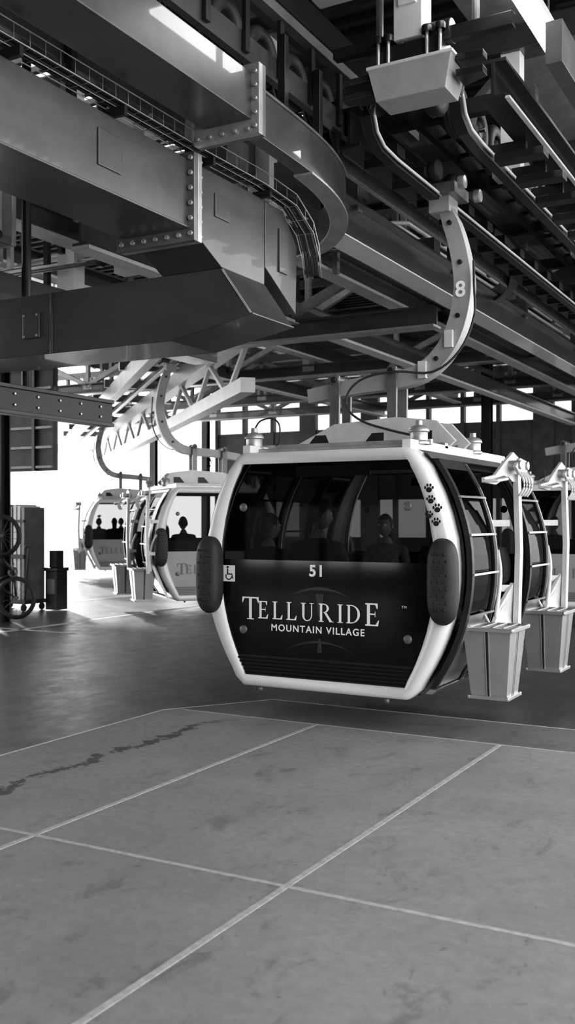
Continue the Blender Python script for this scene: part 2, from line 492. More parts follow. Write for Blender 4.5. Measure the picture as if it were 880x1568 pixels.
    b.box(-.95,.8,-.5,-.42,2.38,2.43,'galv'); b.box(-.95,.8,.42,.5,2.38,2.43,'galv')
    b.box(-.85,.85,-.98,-.93,2.38,2.43,'galv')
    for x, y in ((-.80,-1.1),(.77,-1.05),(.77,.35),(-.8,1.0)):
        b.lathe((x,y,2.38),(0,0,1),[(.09,0),(.09,.02),(.075,.03),(.075,.10),(.09,.105),(.085,.13),(.06,.15),(.03,.16),(.03,.2),(0,.2)],'galv',20)
    path = catmull([(-.8,-1.1,2.56),(-.74,-1.1,2.64),(-.62,-1.1,2.66),(-.54,-1.1,2.6),(-.55,-1.08,2.46),(-.6,-1.05,2.42)], 4)
    b.tube(path, .008, 'rubber')
    b.obj('roof_gear', E, .005)
    # hanger arm
    b = MB()
    hp = [(-.80,2.98),(-.45,3.03),(-.15,3.06),(.15,3.08),(.38,3.13),(.56,3.25),(.69,3.42),(.77,3.63),(.81,3.88),(.79,4.12),(.73,4.38),(.65,4.6),(.60,4.76)]
    dense = catmull(hp, 4)
    n = len(dense)
    W = .07
    rr = [(-W,-.065),(W,-.065),(W,.065),(-W,.065)]
    b.sweep([(x,0,z) for x, z in dense], rr, 'arm', up=(0,1,0), scales=[1.0+.22*math.sin(math.pi*(k/(n-1))) if k < n-6 else .98-.05*(k-n+6) for k in range(n)])
    for x, zt in ((-.46,3.03),(.14,3.08)):
        for y in (-.15,.11):
            b.prism([(x-.045,y,2.58),(x+.045,y,2.58),(x+.05,y,zt),(x+.045,y,zt+.12),(x,y,zt+.15),(x-.045,y,zt+.12),(x-.05,y,zt)], (0,.035,0), 'mid')
        for z in (2.6, zt+.08):
            b.cyl((x,-.19,z),(x,.19,z),.03,'dark',16); b.cyl((x,-.165,z),(x,.165,z),.045,'mid',16)
    for k in (12, 20, 28, 36, 42):
        x, z = dense[k]; b.cyl((x,-.1,z),(x,.1,z),.022,'dark',10)
    for k in (17, 24):
        x, z = dense[k]; b.box(x-.04,x+.04,-.12,-.06,z-.08,z+.08,'light')
    b.box(.46,.78,-.2,.2,4.74,4.84,'mid'); b.box(.5,.7,-.12,.12,4.6,4.76,'arm')
    b.box(.40,.5,-.3,.3,4.80,4.90,'dark')
    for y in (-.22,.22):
        b.lathe((.60,y,4.95),(1,0,0),[(.0,-.05),(.08,-.05),(.1,-.03),(.1,.03),(.08,.05),(0,.05)],'rubber',18)
        b.lathe((.86,y,4.80),(1,0,0),[(.0,-.03),(.06,-.03),(.06,.03),(0,.03)],'galv',14)
    path = catmull([(dense[36][0]+.13,-.08,dense[36][1]),(.93,-.1,3.9),(.93,-.1,3.6),(.8,-.12,3.3),(.55,-.14,3.12),(.2,-.2,3.14),(-.1,-.22,3.10),(-.26,-.24,2.98),(-.28,-.24,2.82),(-.1,-.28,2.68),(.2,-.3,2.58),(.5,-.34,2.5),(.6,-.4,2.42)], 4)
    b.tube(path, .012, 'rubber')
    b.obj('hanger_arm', E, .006)
    if not white:
        text('8', .2, (.80,-.099,3.80), 'letter', E, bold=.004, name='arm_number')
    # ski racks
    b = MB()
    for y0 in (-.80, .92):
        x0, x1 = 1.14, 1.54
        zt, zb = .86, .30
        ta = (x0, x1, y0-.22, y0+.22); bo = (x0+.05, x1-.05, y0-.16, y0+.16)
        c = lambda T, z: [(T[0],T[2],z),(T[1],T[2],z),(T[1],T[3],z),(T[0],T[3],z)]
        A, B = c(bo, zb), c(ta, zt)
        b.hexa(A+B, 'bin')
        def lerp(p, q, t): return tuple(p[i]+(q[i]-p[i])*t for i in range(3))
        for (ia, ib, nn) in ((0,1,(0,-1,0)),(1,2,(1,0,0)),(2,3,(0,1,0))):
            for t, w_, m_ in ((.5,.016,'dark'),(.46,.012,'bin'),(.54,.012,'bin')):
                lo = Vector(lerp(A[ia],A[ib],t))+Vector(nn)*.003; hi = Vector(lerp(B[ia],B[ib],t))+Vector(nn)*.003
                b.beam(lo, hi, w_, .008, m_, up=nn)
        for z, T, g, w_ in ((zt, ta, .012, .034), (zb, bo, .01, .03)):
            Q = c((T[0]-g,T[1]+g,T[2]-g,T[3]+g), z)
            for k in range(4): b.beam(Q[k], Q[(k+1)%4], w_, w_, 'bin')
            for q in Q: b.lathe((q[0],q[1],z-w_/2),(0,0,1),[(0,0),(w_*.6,0),(w_*.6,w_),(0,w_)],'bin',12)
        b.box(x0+.02,x1-.02,y0-.2,y0+.2,zt-.01,zt+.004,'dark')
        for k in range(4):
            x = x0+.06+k*.09
            b.beam((x,y0-.2,zt+.01),(x,y0+.2,zt+.01),.022,.02,'bin')
        b.tube(catmull([(x0+.05,y0-.18,zt),(x0+.02,y0-.16,zt+.2),(x0+.02,y0+.02,zt+.24),(x0+.1,y0+.16,zt+.02)],4), .012, 'light')
        yp = y0+.58
        b.prism([(x0+.1,yp-.40,zt-.02),(x0+.16,yp+.03,zt-.02),(x0+.2,yp+.03,zt+.28),(x0+.17,yp-.03,zt+.34),(x0+.1,yp-.2,zt+.14)], (.035,0,0), 'light')
        b.tube(catmull([(x0+.12,yp-.3,zt+.02),(x0+.12,yp-.16,zt+.4),(x0+.06,yp-.05,zt+.62)],4), .02, 'light')
        b.sweep([(1.36,yp,.80),(1.38,yp,1.5),(1.36,yp,2.15)], [(-.045,-.025),(.045,-.025),(.045,.025),(-.045,.025)], 'light', up=(1,0,0))
        b.beam((1.36,yp,1.15),(1.2,yp-.1,1.15),.04,.06,'light')
        b.beam((1.30,yp-.02,1.72),(1.16,yp-.1,1.72),.04,.06,'light')
        b.prism([(1.33,yp+.06,2.08),(1.33,yp+.06,2.30),(1.33,yp-.10,2.34),(1.33,yp-.30,2.26),(1.33,yp-.62,2.12),(1.33,yp-.90,2.09),(1.33,yp-.90,2.05),(1.33,yp-.60,2.04),(1.33,yp-.26,2.12),(1.33,yp-.12,2.08)], (.03,0,0), 'light')
        b.prism([(1.42,yp+.02,2.14),(1.42,yp+.02,2.26),(1.42,yp-.20,2.28),(1.42,yp-.34,2.2),(1.42,yp-.2,2.14)], (.03,0,0), 'light')
        b.tube([(1.34,yp-.60,2.08),(1.44,yp-.64,2.10),(1.5,yp-.76,2.08),(1.46,yp-.90,2.06),(1.34,yp-.92,2.06)], .014, 'light')
        for k in range(4):
            y = yp-.04-k*.08
            b.tube(catmull([(1.45,y,2.16),(1.50,y-.02,2.10),(1.51,y-.03,2.02),(1.47,y-.04,1.95)],3), .012, 'light', 6)
        for yy in (yp-.02, yp-.24): b.cyl((1.30,yy,2.22),(1.47,yy,2.22),.038,'galv',14)
    b.obj('ski_rack', E, .004)
    return E

# ------------------------------------------------------------------ seated people
def skin_mesh(name, V, Eg, root=0, sub=2):
    me = bpy.data.meshes.new(name); me.from_pydata([v[:3] for v in V], Eg, [])
    o = bpy.data.objects.new(name, me); COL.objects.link(o)
    sk = o.modifiers.new('s', 'SKIN'); sk.use_smooth_shade = True
    for k, v in enumerate(V):
        r = v[3]; me.skin_vertices[0].data[k].radius = r if isinstance(r, tuple) else (r, r)
        me.skin_vertices[0].data[k].use_root = (k == root)
    sb = o.modifiers.new('u', 'SUBSURF'); sb.levels = sub; sb.render_levels = sub
    dg = bpy.context.evaluated_depsgraph_get(); dg.update()
    m2 = bpy.data.meshes.new_from_object(o.evaluated_get(dg))
    bpy.data.objects.remove(o); m2.name = name
    return m2

def build_person_meshes():
    V = [(0,0,.10,(.155,.12)),(0,-.03,.28,(.135,.11)),(0,-.03,.44,(.165,.115)),(0,-.01,.555,(.07,.07)),(0,.01,.66,(.052,.055))]
    Eg = [(0,1),(1,2),(2,3),(3,4)]
    for s in (-1, 1):
        k = len(V)
        V += [(s*.12,.06,.07,.095),(s*.15,.28,.09,.085),(s*.16,.46,.09,.064),(s*.16,.48,-.12,.055),(s*.16,.46,-.34,.04),(s*.165,.58,-.385,.036)]
        Eg += [(0,k),(k,k+1),(k+1,k+2),(k+2,k+3),(k+3,k+4),(k+4,k+5)]
        k = len(V)
        V += [(s*.185,-.02,.49,.07),(s*.225,.01,.36,.053),(s*.235,.05,.235,.043),(s*.18,.19,.19,.036),(s*.13,.29,.175,.026)]
        Eg += [(2,k),(k,k+1),(k+1,k+2),(k+2,k+3),(k+3,k+4)]
    body = skin_mesh('person_body', V, Eg)
    hands = []
    for s in (-1, 1):
        HV = [(s*.13,.285,.176,.024),(s*.12,.325,.172,(.034,.018))]; HE = [(0,1)]
        for j in range(4):
            x = s*(.145-.021*j); k = len(HV); ln = (.068,.078,.074,.058)[j]
            HV += [(x,.36,.172,.0095),(x-s*.004,.36+ln*.55,.160,.0088),(x-s*.006,.36+ln*.85,.135,.0075)]
            HE += [(1,k),(k,k+1),(k+1,k+2)]
        k = len(HV)
        HV += [(s*.092,.325,.165,.011),(s*.075,.35,.158,.0095),(s*.068,.372,.15,.008)]
        HE += [(1,k),(k,k+1),(k+1,k+2)]
        hands.append(skin_mesh('person_hand', HV, HE))
    bm = bmesh.new(); bmesh.ops.create_uvsphere(bm, u_segments=28, v_segments=20, radius=1)
    for v in bm.verts:
        x, y, z = v.co
        w = .076; d = .096; h = .118
        if z < 0: w *= 1-.28*z*z; d *= 1-.12*(-z)
        X, Y, Z = x*w, y*d, z*h
        if y > .3 and z < -.25: Y += .012*(y-.3)
        if y > .5 and z < -.7: Y += .01
        if abs(x) < .22 and y > .8 and -.35 < z < .12: Y += .022*(1-abs(x)/.22)*(1-abs((z+.2)/.33))*1.0 if abs(z+.2) < .33 else 0
        if .15 < abs(x) < .5 and y > .6 and 0 < z < .25: Y -= .008
        if y < -.4 and z < -.3: Y *= .85
        v.co = (X, Y, Z)
    for f in bm.faces: f.smooth = True
    head = bpy.data.meshes.new('person_head'); bm.to_mesh(head); bm.free()
    return body, hands, head
BODY, HANDS, HEAD = build_person_meshes()

def person(name, loc, rz, shirt='shirtd', hat=False, long=False, turn=0.0, nod=0.0, scale=1.0):
    E = empty(name, loc, rz); E.scale = (scale,)*3
    me = BODY.copy(); me.materials.clear()
    for k in (shirt, 'pants', 'skin', 'blackm'): me.materials.append(M[k])
    for p in me.polygons:
        c = p.center; p.use_smooth = True
        if c.z > .575: i = 2
        elif c.z < -.30: i = 3
        elif (c.y > .07 and c.z < .165 and not (abs(c.x) < .26 and c.y < .33 and c.z > .15)) or c.z < .10: i = 1
        elif abs(c.x) > .1 and c.y > .10 and c.z > .14: i = 2
        else: i = 0
        p.material_index = i
    o = bpy.data.objects.new('body', me); COL.objects.link(o); o.parent = E
    for h in HANDS:
        h2 = h.copy(); h2.materials.clear(); h2.materials.append(M['skin'])
        for p in h2.polygons: p.use_smooth = True
        q = bpy.data.objects.new('hand', h2); COL.objects.link(q); q.parent = E
    H = bpy.data.objects.new('head', HEAD.copy()); COL.objects.link(H); H.parent = E
    H.data.materials.append(M['skin']); H.location = (0,.03,.755); H.rotation_euler = (nod, 0, turn)
    b = MB()
    for s in (-1, 1):
        b.lathe((s*.029,.078,.012), (0,1,0), [(0,-.01),(.011,-.006),(.013,.0),(.009,.009),(0,.012)], 'letter', 10)
        b.lathe((s*.029,.089,.012), (0,1,0), [(.005,-.004),(.005,.0015),(0,.002)], 'blackm', 8)
        b.tube([(s*.016,.092,.034),(s*.03,.093,.038),(s*.045,.083,.033)], .0035, 'hair', 5)
        b.lathe((s*.076,-.005,-.005), (s,.0,0), [(0,-.01),(.018,-.004),(.026,.004),(.02,.012),(.008,.006),(0,.006)], 'skin', 12)
    b.tube([(-.024,.086,-.058),(-.01,.094,-.055),(.01,.094,-.055),(.024,.086,-.058)], .004, 'letterg', 6)
    i = b.mi('hair'); n = 26; rings = []
    for r in range(11):
        ring = []
        for k in range(n):
            a = 2*math.pi*k/n; y_ = math.sin(a)
            low = (.45 if y_ > .3 else (-.75 if y_ < -.2 and long else -.35)) if abs(y_) > .25 else .0
            el0 = low*math.pi/2*.75
            el = math.pi/2+(el0-math.pi/2)*(r/10)
            g = 1.1+.02*math.sin(k*5+r*2)
            ring.append(b.bm.verts.new((math.cos(a)*math.cos(el)*.076*g, y_*math.cos(el)*.096*g-.004, math.sin(el)*.118*g)))
        rings.append(ring)
    for A, B in zip(rings, rings[1:]):
        for k in range(n): b.face([A[k], A[(k+1)%n], B[(k+1)%n], B[k]], i, True)
    if long:
        b.sweep([(0,-.09,.02),(0,-.10,-.06),(0,-.10,-.15),(0,-.10,-.22)], [(math.cos(t)*.07, math.sin(t)*.03) for t in [k*math.pi/6 for k in range(12)]], 'hair', up=(0,1,0), smooth=True, scales=[.9,1,.9,.5])
    if hat:
        b.lathe((0,0,.045), (0,0,1), [(.088,0),(.092,.02),(.088,.05),(.07,.078),(.03,.09),(0,.092)], 'shirtd', 24)
        b.prism([(-.07,.06,.048),(-.06,.14,.04),(0,.165,.038),(.06,.14,.04),(.07,.06,.048)], (0,0,.008), 'shirtd')
    hd = b.obj('hair_and_face', E); hd.location = H.location; hd.rotation_euler = H.rotation_euler
    return E

def cab_person(cab_loc, cab_rz, lx, ly, **kw):
    """seat a person on a bench: ly<0 near bench faces +y"""
    c, s = math.cos(cab_rz), math.sin(cab_rz)
    wx = cab_loc[0]+c*lx-s*ly; wy = cab_loc[1]+s*lx+c*ly
    face = cab_rz+(0 if ly < 0 else math.pi)
    return person('seated_passenger', (wx, wy, .93), face, **kw)

C1 = ((-3.84,8.85,0), 0.0)
C2 = ((-3.86,18.1,0), 0.0)
C3 = ((-10.9,16.15,0), math.radians(-130.6))
C4 = ((-19.0,24.1,0), math.radians(-139.5))
cabin(*C1)
cabin(*C2, white=True)
cabin(*C3, white=True)
cabin(*C4, white=True)
cab_person(*C1, -.80, -.84, turn=-.5)
cab_person(*C1, -.28, -.84, hat=True, shirt='shirtd', scale=1.14, turn=-.7)
cab_person(*C1, .26, .86, shirt='shirtd')
cab_person(*C1, .72, .86, shirt='shirtl', turn=.3)
cab_person(*C1, -.35, .86, shirt='shirtm', long=True)
cab_person(*C2, -.45, -.84, shirt='shirtd'); cab_person(*C2, .3, -.84, shirt='shirtm')
cab_person(*C3, .55, .84, shirt='shirtd'); cab_person(*C3, -.3, .84, shirt='shirtd', hat=False)
cab_person(*C4, .35, .84, shirt='shirtd', long=True); cab_person(*C4, .8, .84, shirt='shirtm'); cab_person(*C4, .1, -.84)

# ------------------------------------------------------------------ main girder and knee
b = MB()
X0, X1 = -4.50, -3.96
b.box(X0, X1, 1.5, 5.74, 3.79, 4.26, 'girder')
b.box(X0-.02, X1+.015, 1.5, 5.72, 3.775, 3.79, 'girder')
b.box(X0-.09, X1+.05, 5.72, 5.77, 3.69, 4.31, 'mid'); b.box(X0-.09, X1+.05, 5.77, 5.82, 3.69, 4.31, 'galv')
for z in [3.74+.105*k for k in range(6)]:
    b.bolt((X1+.025,5.72,z),(0,-1,0),.02,.02) ; b.bolt((X1+.025,5.82,z),(0,1,0),.02,.02)
for x in [X0-.03+.1*k for k in range(6)]: b.bolt((x,5.72,3.735),(0,-1,0),.02,.025)
b.prism([(X1,5.82,4.26),(X1,5.82,3.76),(X1,6.15,3.60),(X1,6.77,3.60),(X1,6.77,4.27)], (X0-X1,0,0), 'girder')
b.prism([(X1+.004,6.775,4.26),(X1+.004,6.775,3.74),(X1+.004,7.28,3.46),(X1+.004,7.30,4.02),(X1+.004,7.06,4.26)], (X0-X1,0,0), 'girder')
b.prism([(-3.70,6.15,3.235),(-3.955,6.15,3.598),(-14,6.15,3.598),(-14,6.15,3.12),(-4.42,6.15,3.10)], (0,.62,0), 'girder')
b.beam((-3.71,6.15,3.245),(-3.955,6.15,3.59),.014,.014,'galv')  # pale strip drawn along the knee as its lit edge
b.beam((-3.70,6.15,3.24),(-3.70,6.77,3.24),.012,.012,'mid')
for x in (-5.6,-8.2): b.box(x-.012,x+.012,6.14,6.15,3.10,3.598,'girder')
b.box(X1, X1+.012, 4.75, 4.98, 3.92, 4.15, 'girder'); b.box(X1,X1+.012,6.05,6.25,3.95,4.12,'girder')
b.box(X1+.004,X1+.02,6.98,7.12,3.75,4.1,'girder')
b.box(-5.9,-5.72,6.13,6.15,3.24,3.45,'girder')
for x in (-5.88,-5.74):
    for z in (3.26,3.43): b.bolt((x,6.13,z),(0,-1,0),.012,.012)
b.obj('box_girder', None, .012)

# second girder parallel, further left; painted white to stand in for uplight
b = MB()
b.box(-6.2,-5.5,1.5,5.6,3.88,4.3,'white'); b.box(-6.3,-5.4,5.5,5.55,3.8,4.36,'galv')
b.box(-5.52,-5.40,3.6,5.5,3.80,3.86,'mid')
for k in range(8): b.cyl((-5.42,3.8+k*.22,3.84),(-5.36,3.8+k*.22,3.84),.035,'dark',12)
b.box(-9.5,-6.2,4.9,5.3,3.9,4.3,'girder')
b.box(-8.2,-7.8,6.9,12,4.0,4.4,'girder')
b.obj('secondary_girder', None, .01)

# upper girder + curved rail guide
b = MB()
b.box(-3.78,-3.40,1.2,5.66,4.40,4.71,'girder')
b.box(-3.86,-3.34,5.64,5.69,4.30,4.77,'galv'); b.box(-3.86,-3.34,5.69,5.73,4.30,4.77,'mid')
for z in [4.35+.09*k for k in range(5)]:
    b.bolt((-3.365,5.64,z),(0,-1,0),.016,.02)
for x in [-3.82+.1*k for k in range(5)]: b.bolt((x,5.64,4.34),(0,-1,0),.016,.02)
path = [p+(4.57,) for p in catmull([(-3.55,5.73),(-3.56,6.2),(-3.58,6.7),(-3.63,7.15),(-3.74,7.6),(-3.92,8.02),(-4.16,8.38),(-4.46,8.68),(-4.84,8.9)],3)]
b.sweep(path, [(-.06,-.17),(.06,-.17),(.06,.15),(-.06,.15)], 'girder')
b.sweep([(x,y,z-.18) for x,y,z in path[6:]], [(-.08,-.01),(.08,-.01),(.08,.01),(-.08,.01)], 'galv')
b.sweep([(x,y,z+.15) for x,y,z in path[:14]], [(-.08,-.01),(.08,-.01),(.08,.01),(-.08,.01)], 'mid')
for k in (4,8,12,16,20):
    x,y,z = path[k]; b.box(x-.03,x+.03,y-.03,y+.03,4.72,5.3,'dark')
b.obj('guide_rail', None, .004)

# wire cable tray along girder
b = MB()
def tray(pts, w=.16, h=.09, step=.12):
    P = [Vector(p) for p in pts]
    side = Vector((1,0,0))
    for off in (-w/2, 0, w/2):
        for hh in ((0,h) if off else (0,)): b.tube([p+side*off+Vector((0,0,hh)) for p in P], .004, 'galv', 5)
    for A, B in zip(P, P[1:]):
        n = max(1, int((B-A).length/step))
        for k in range(n):
            c = A.lerp(B, k/n)
            b.tube([c+Vector((-w/2,0,h)), c+Vector((-w/2,0,0)), c+Vector((w/2,0,0)), c+Vector((w/2,0,h))], .003, 'galv', 4)
    for j in range(5): b.tube([p+side*(-.05+.025*j)+Vector((0,0,.015+.008*(j%2))) for p in P], .011, 'rubber', 6)
tray([(-3.95,1.5,4.33),(-3.95,5.8,4.33),(-3.93,6.6,4.33),(-3.90,7.05,4.28),(-3.88,7.3,4.12),(-3.88,7.40,3.95),(-3.88,7.44,3.78)])
for y in (2.2,3.1,4.0,4.9,5.9,6.7): b.box(-4.03,-3.87,y,y+.03,4.262,4.32,'dark')
b.obj('cable_tray')

# ------------------------------------------------------------------ cabin track (rails, beams, hangers)
b = MB()
for x in (-3.28, -2.55):
    path = [(x,7.25,5.1),(x,7.22,4.95),(x,7.28,4.84),(x,7.42,4.77),(x,7.7,4.75)]+[(x,y,4.75) for y in (9,12,16,20,26,31)]
    b.sweep(path, [(-.045,-.035),(.045,-.035),(.045,.035),(.02,.035),(.02,-.01),(-.02,-.01),(-.02,.035),(-.045,.035)], 'dark')
    b.tube([(p[0]+.065,p[1],p[2]) for p in path], .014, 'light')
b.ibeam((-3.62,7.6,5.06),(-3.62,31,5.06),.2,.34,'dark')
b.ibeam((-2.25,7.2,5.02),(-2.25,31,5.02),.2,.3,'dark')
b.box(-2.16,-2.12,7.2,31,4.86,4.88,'light')
b.ibeam((-4.35,8.6,4.75),(-4.35,31,4.75),.26,.42,'girder')
b.box(-4.5,-4.2,8.6,31,4.525,4.54,'white')
b.beam((-1.75,7.0,5.1),(-1.75,31,5.1),.12,.3,'mid')
b.beam((-3.95,7.5,4.98),(-3.95,31,4.98),.05,.14,'galv')
for k in range(30):
    y = 7.9+k*.62
    b.box(-3.62,-3.3,y,y+.05,4.8,4.88,'dark'); b.box(-2.55,-2.25,y+.2,y+.25,4.8,4.88,'dark')
    b.box(-3.45,-3.28,y-.05,y+.12,4.86,4.95,'dark')
    b.box(-2.45,-2.05,y-.02,y+.14,4.66,4.72,'dark')
    if k % 3 == 0:
        b.box(-4.4,-2.2,y+.3,y+.4,5.22,5.36,'dark')
b.obj('track_rail', None, .004)

b = MB()
for y in (5.2,8.8,11.8,15,18.5,22):
    b.box(-2.68,-2.5,y,y+.14,4.86,6.0,'white'); b.box(-2.75,-2.43,y-.03,y+.17,4.84,4.9,'galv')
    b.box(-4.42,-4.28,y+.4,y+.52,4.9,6.0,'mid')
    b.beam((-2.6,y+.07,5.9),(-3.3,y+.07,5.25),.08,.08,'mid')
    b.box(-5.5,-1.6,y-.05,y+.2,5.95,6.2,'girder')
b.box(-2.8,-2.4,3,30,6.2,6.5,'girder')
b.box(-2.88,-2.32,3,30,6.17,6.2,'galv')
b.box(-1.9,-1.6,3,30,6.3,6.6,'girder')
b.box(-4.5,-4.2,1,30,6.2,6.45,'girder')
b.box(-6.4,-6.15,1,30,5.9,6.3,'girder')
b.obj('overhead_frame', None, .006)

# drive tyres
b = MB()
def tyre(x, y, z, R=.22):
    b.lathe((x,y,z),(1,0,0),[(R*.55,-.055),(R*.9,-.065),(R,-.045),(R*1.02,0),(R,.045),(R*.9,.065),(R*.55,.055),(R*.55,-.055)],'rubber',28)
    for o in (-.03,0,.03): b.lathe((x+o,y,z),(1,0,0),[(R*1.0,-.006),(R*1.035,-.004),(R*1.035,.004),(R*1.0,.006)],'blackm',28)
    b.lathe((x,y,z),(1,0,0),[(0,-.05),(R*.35,-.05),(R*.4,-.02),(R*.56,-.03),(R*.56,.03),(R*.4,.02),(R*.35,.05),(0,.05)],'dark',20)
    b.cyl((x-.28,y,z),(x+.1,y,z),.02,'dark',10)
for k in range(7): tyre(-3.86, 5.5+k*.5, 5.26)
for k in range(34): tyre(-2.9, 7.7+k*.52, 5.28)
b.box(-4.25,-4.15,3.5,9,5.14,5.32,'dark'); b.box(-3.24,-3.18,7.5,26,5.18,5.34,'dark')
b.box(-3.74,-3.68,3.5,9.2,5.02,5.2,'girder'); b.box(-3.70,-3.62,3.5,9.2,5.48,5.56,'mid')
for k in range(7):
    b.beam((-3.66,5.5+k*.5,5.5),(-3.66,5.5+k*.5,5.05),.06,.03,'dark',up=(1,0,0))
b.obj('drive_tyre_bank')

# drive unit box hung in front of the rails
b = MB()
b.hexa([(-3.00,6.76,4.84),(-2.46,6.76,4.84),(-2.46,7.04,4.84),(-3.00,7.04,4.84),(-3.05,6.72,5.07),(-2.40,6.72,5.07),(-2.40,7.06,5.07),(-3.05,7.06,5.07)],'arm')
b.box(-3.06,-2.39,6.71,7.07,5.065,5.09,'light')
b.box(-2.95,-2.5,6.78,7.0,5.09,5.24,'dark')
b.cyl((-2.95,6.9,5.3),(-2.45,6.9,5.3),.09,'dark',18); b.cyl((-2.85,6.9,5.3),(-2.8,6.9,5.3),.11,'mid',18)
b.box(-2.86,-2.64,6.76,6.96,5.26,5.72,'light'); b.box(-2.82,-2.68,6.74,6.77,5.5,5.68,'light')
for x in (-2.98,-2.9,-2.6,-2.5):
    b.cyl((x,6.76,5.09),(x,6.76,5.3),.015,'galv',8); b.lathe((x,6.76,5.26),(0,0,1),[(.04,0),(.04,.05),(0,.06)],'dark',10)
b.box(-3.4,-2.9,6.85,6.93,5.28,5.36,'dark'); b.box(-2.5,-2.0,6.85,6.93,5.22,5.32,'dark')
b.cyl((-2.3,6.95,5.3),(-2.3,6.95,6.1),.03,'mid',8); b.cyl((-3.05,6.95,5.3),(-3.05,6.95,6.1),.03,'mid',8)
b.box(-3.2,-2.1,6.85,7.05,6.0,6.12,'girder')
for s, x in ((-1,-3.05),(1,-2.4)):
    for z in (4.92,5.03): b.prism([(x,6.8,z),(x+s*.22,6.75,z-.03),(x+s*.22,6.85,z-.03),(x,7.0,z)], (0,0,.05), 'dark')
b.obj('drive_unit', None, .006)

# ------------------------------------------------------------------ bent track for the returning cabins
b = MB()
d = Vector((-8.1,7.95,0)).normalized()
def bt(t, off, z): 
    p = Vector((-10.9,16.15,0))+d*t+Vector((d.y,-d.x,0))*off; return (p.x,p.y,z)
for off, z, w, h, m in ((-.6,4.78,.1,.08,'galv'),(-1.0,4.9,.2,.35,'mid'),(.2,4.9,.3,.35,'light'),(-.2,5.3,.12,.12,'galv')):
    b.beam(bt(-4,off,z), bt(26,off,z), w, h, m)
for k in range(9):
    b.beam(bt(-3+k*3,-1.2,5.15), bt(-3+k*3,1.0,5.15), .15, .2, 'mid')
    b.beam(bt(-3+k*3,0,5.2), bt(-3+k*3,0,7.6), .12, .12, 'mid')
    b.beam(bt(-3+k*3,.2,4.75), bt(-1.5+k*3,.2,4.0), .08, .08, 'light')
    b.beam(bt(-1.5+k*3,.2,4.0), bt(k*3,.2,4.75), .08, .08, 'light')
b.beam(bt(-3,.2,4.0), bt(24,.2,4.0), .25, .25, 'light')
arc = []
for k in range(25):
    a = math.radians(-5+k*7.5); arc.append((-7.4+3.9*math.cos(a), 11.5+5.2*math.sin(a)*.8, 5.0))
b.sweep(arc, [(-.06,-.1),(.06,-.1),(.06,.1),(-.06,.1)], 'mid')
b.obj('return_track_rail', None, .004)

# ------------------------------------------------------------------ trusses
def truss(name, y, x0, x1, z0, z1, bay=1.9, m='girder', dm='mid'):
    b = MB()
    b.box(x0,x1,y-.14,y+.14,z0-.03,z0,'galv'); b.box(x0,x1,y-.02,y+.02,z0,z0+.22,m); b.box(x0,x1,y-.14,y+.14,z0+.22,z0+.25,m)
    b.box(x0,x1,y-.12,y+.12,z1-.2,z1,m)
    n = int((x1-x0)/bay)
    for k in range(n):
        xa = x0+k*bay; xb = xa+bay
        b.beam((xa,y,z0+.2),(xa,y,z1-.1),.1,.1,dm)
        if k % 2: b.beam((xa,y,z0+.2),(xb,y,z1-.15),.1,.12,dm)
        else: b.beam((xa,y,z1-.15),(xb,y,z0+.2),.1,.12,dm)
        b.box(xa-.15,xa+.15,y-.03,y+.03,z0+.1,z0+.4,'galv')
    return b.obj(name)
truss('roof_truss', 12.6, -13, -4.7, 4.35, 5.5, dm='galv')
truss('roof_truss', 16.5, -22, -1.5, 5.35, 6.6, dm='galv')
truss('roof_truss', 20.5, -24, -1.0, 5.1, 6.4, 2.2, dm='galv')
truss('roof_truss', 25.5, -25, 2, 5.2, 6.6, 2.5)
truss('roof_truss', 30.5, -25, 2, 5.4, 6.8, 2.5)
b = MB()
for x, z in ((-8,5.2),(-10.5,5.6),(-13,5.3),(-6.9,4.75),(-5.6,5.0)):
    b.ibeam((x,8,z),(x,30,z),.2,.3,'girder'); b.box(x-.12,x+.12,8,30,z-.19,z-.15,'light')
for k in range(34):
    x = random.uniform(-12,-4.8); y = random.uniform(6,16); z = random.uniform(4.6,5.6)
    b.beam((x,y,z),(x,y,7.5),.07,.07,random.choice(('mid','galv','dark')))
for k in range(16):
    y = 5.0+k*.9
    b.beam((-12,y,6.7),(-1,y,6.7),.08,.16,'girder')
for k in range(22):
    x = -5+random.uniform(-5,.5); y = random.uniform(7,12); z = random.uniform(4.4,5.8)
    b.box(x,x+random.uniform(.2,.6),y,y+random.uniform(.15,.4),z,z+random.uniform(.15,.4),random.choice(('dark','mid','girder')))
for k in range(7):
    z = 4.9+.13*k; b.tube([(-14,9.5+.3*k,z),(-7,9.5+.3*k,z),(-5,10.5+.3*k,z),(-4.9,28,z)], .03, random.choice(('galv','light','mid')), 8)
for x, y in ((-6.1,10.4),(-7.2,9.2),(-8.6,9.8)): b.box(x-.14,x+.14,y-.1,y+.1,4.6,7.7,'white')  # white posts added to stand in for bright daylight patches
b.obj('roof_steelwork')

# ------------------------------------------------------------------ crash beam on left
b = MB()
b.box(-7.32,-7.2,4.2,8.9,2.80,3.10,'blackm'); b.box(-7.2,-7.17,4.2,8.9,3.06,3.10,'dark'); b.box(-7.2,-7.17,4.2,8.9,2.80,2.84,'dark')
for k in range(14):
    for z in (2.9,3.01): b.bolt((-7.2,4.4+k*.33,z),(1,0,0),.016,.015)
for y in (4.5,7.6): b.cyl((-7.26,y,3.1),(-7.26,y,7.6),.05,'dark')
b.obj('bolted_steel_beam', None, .004)

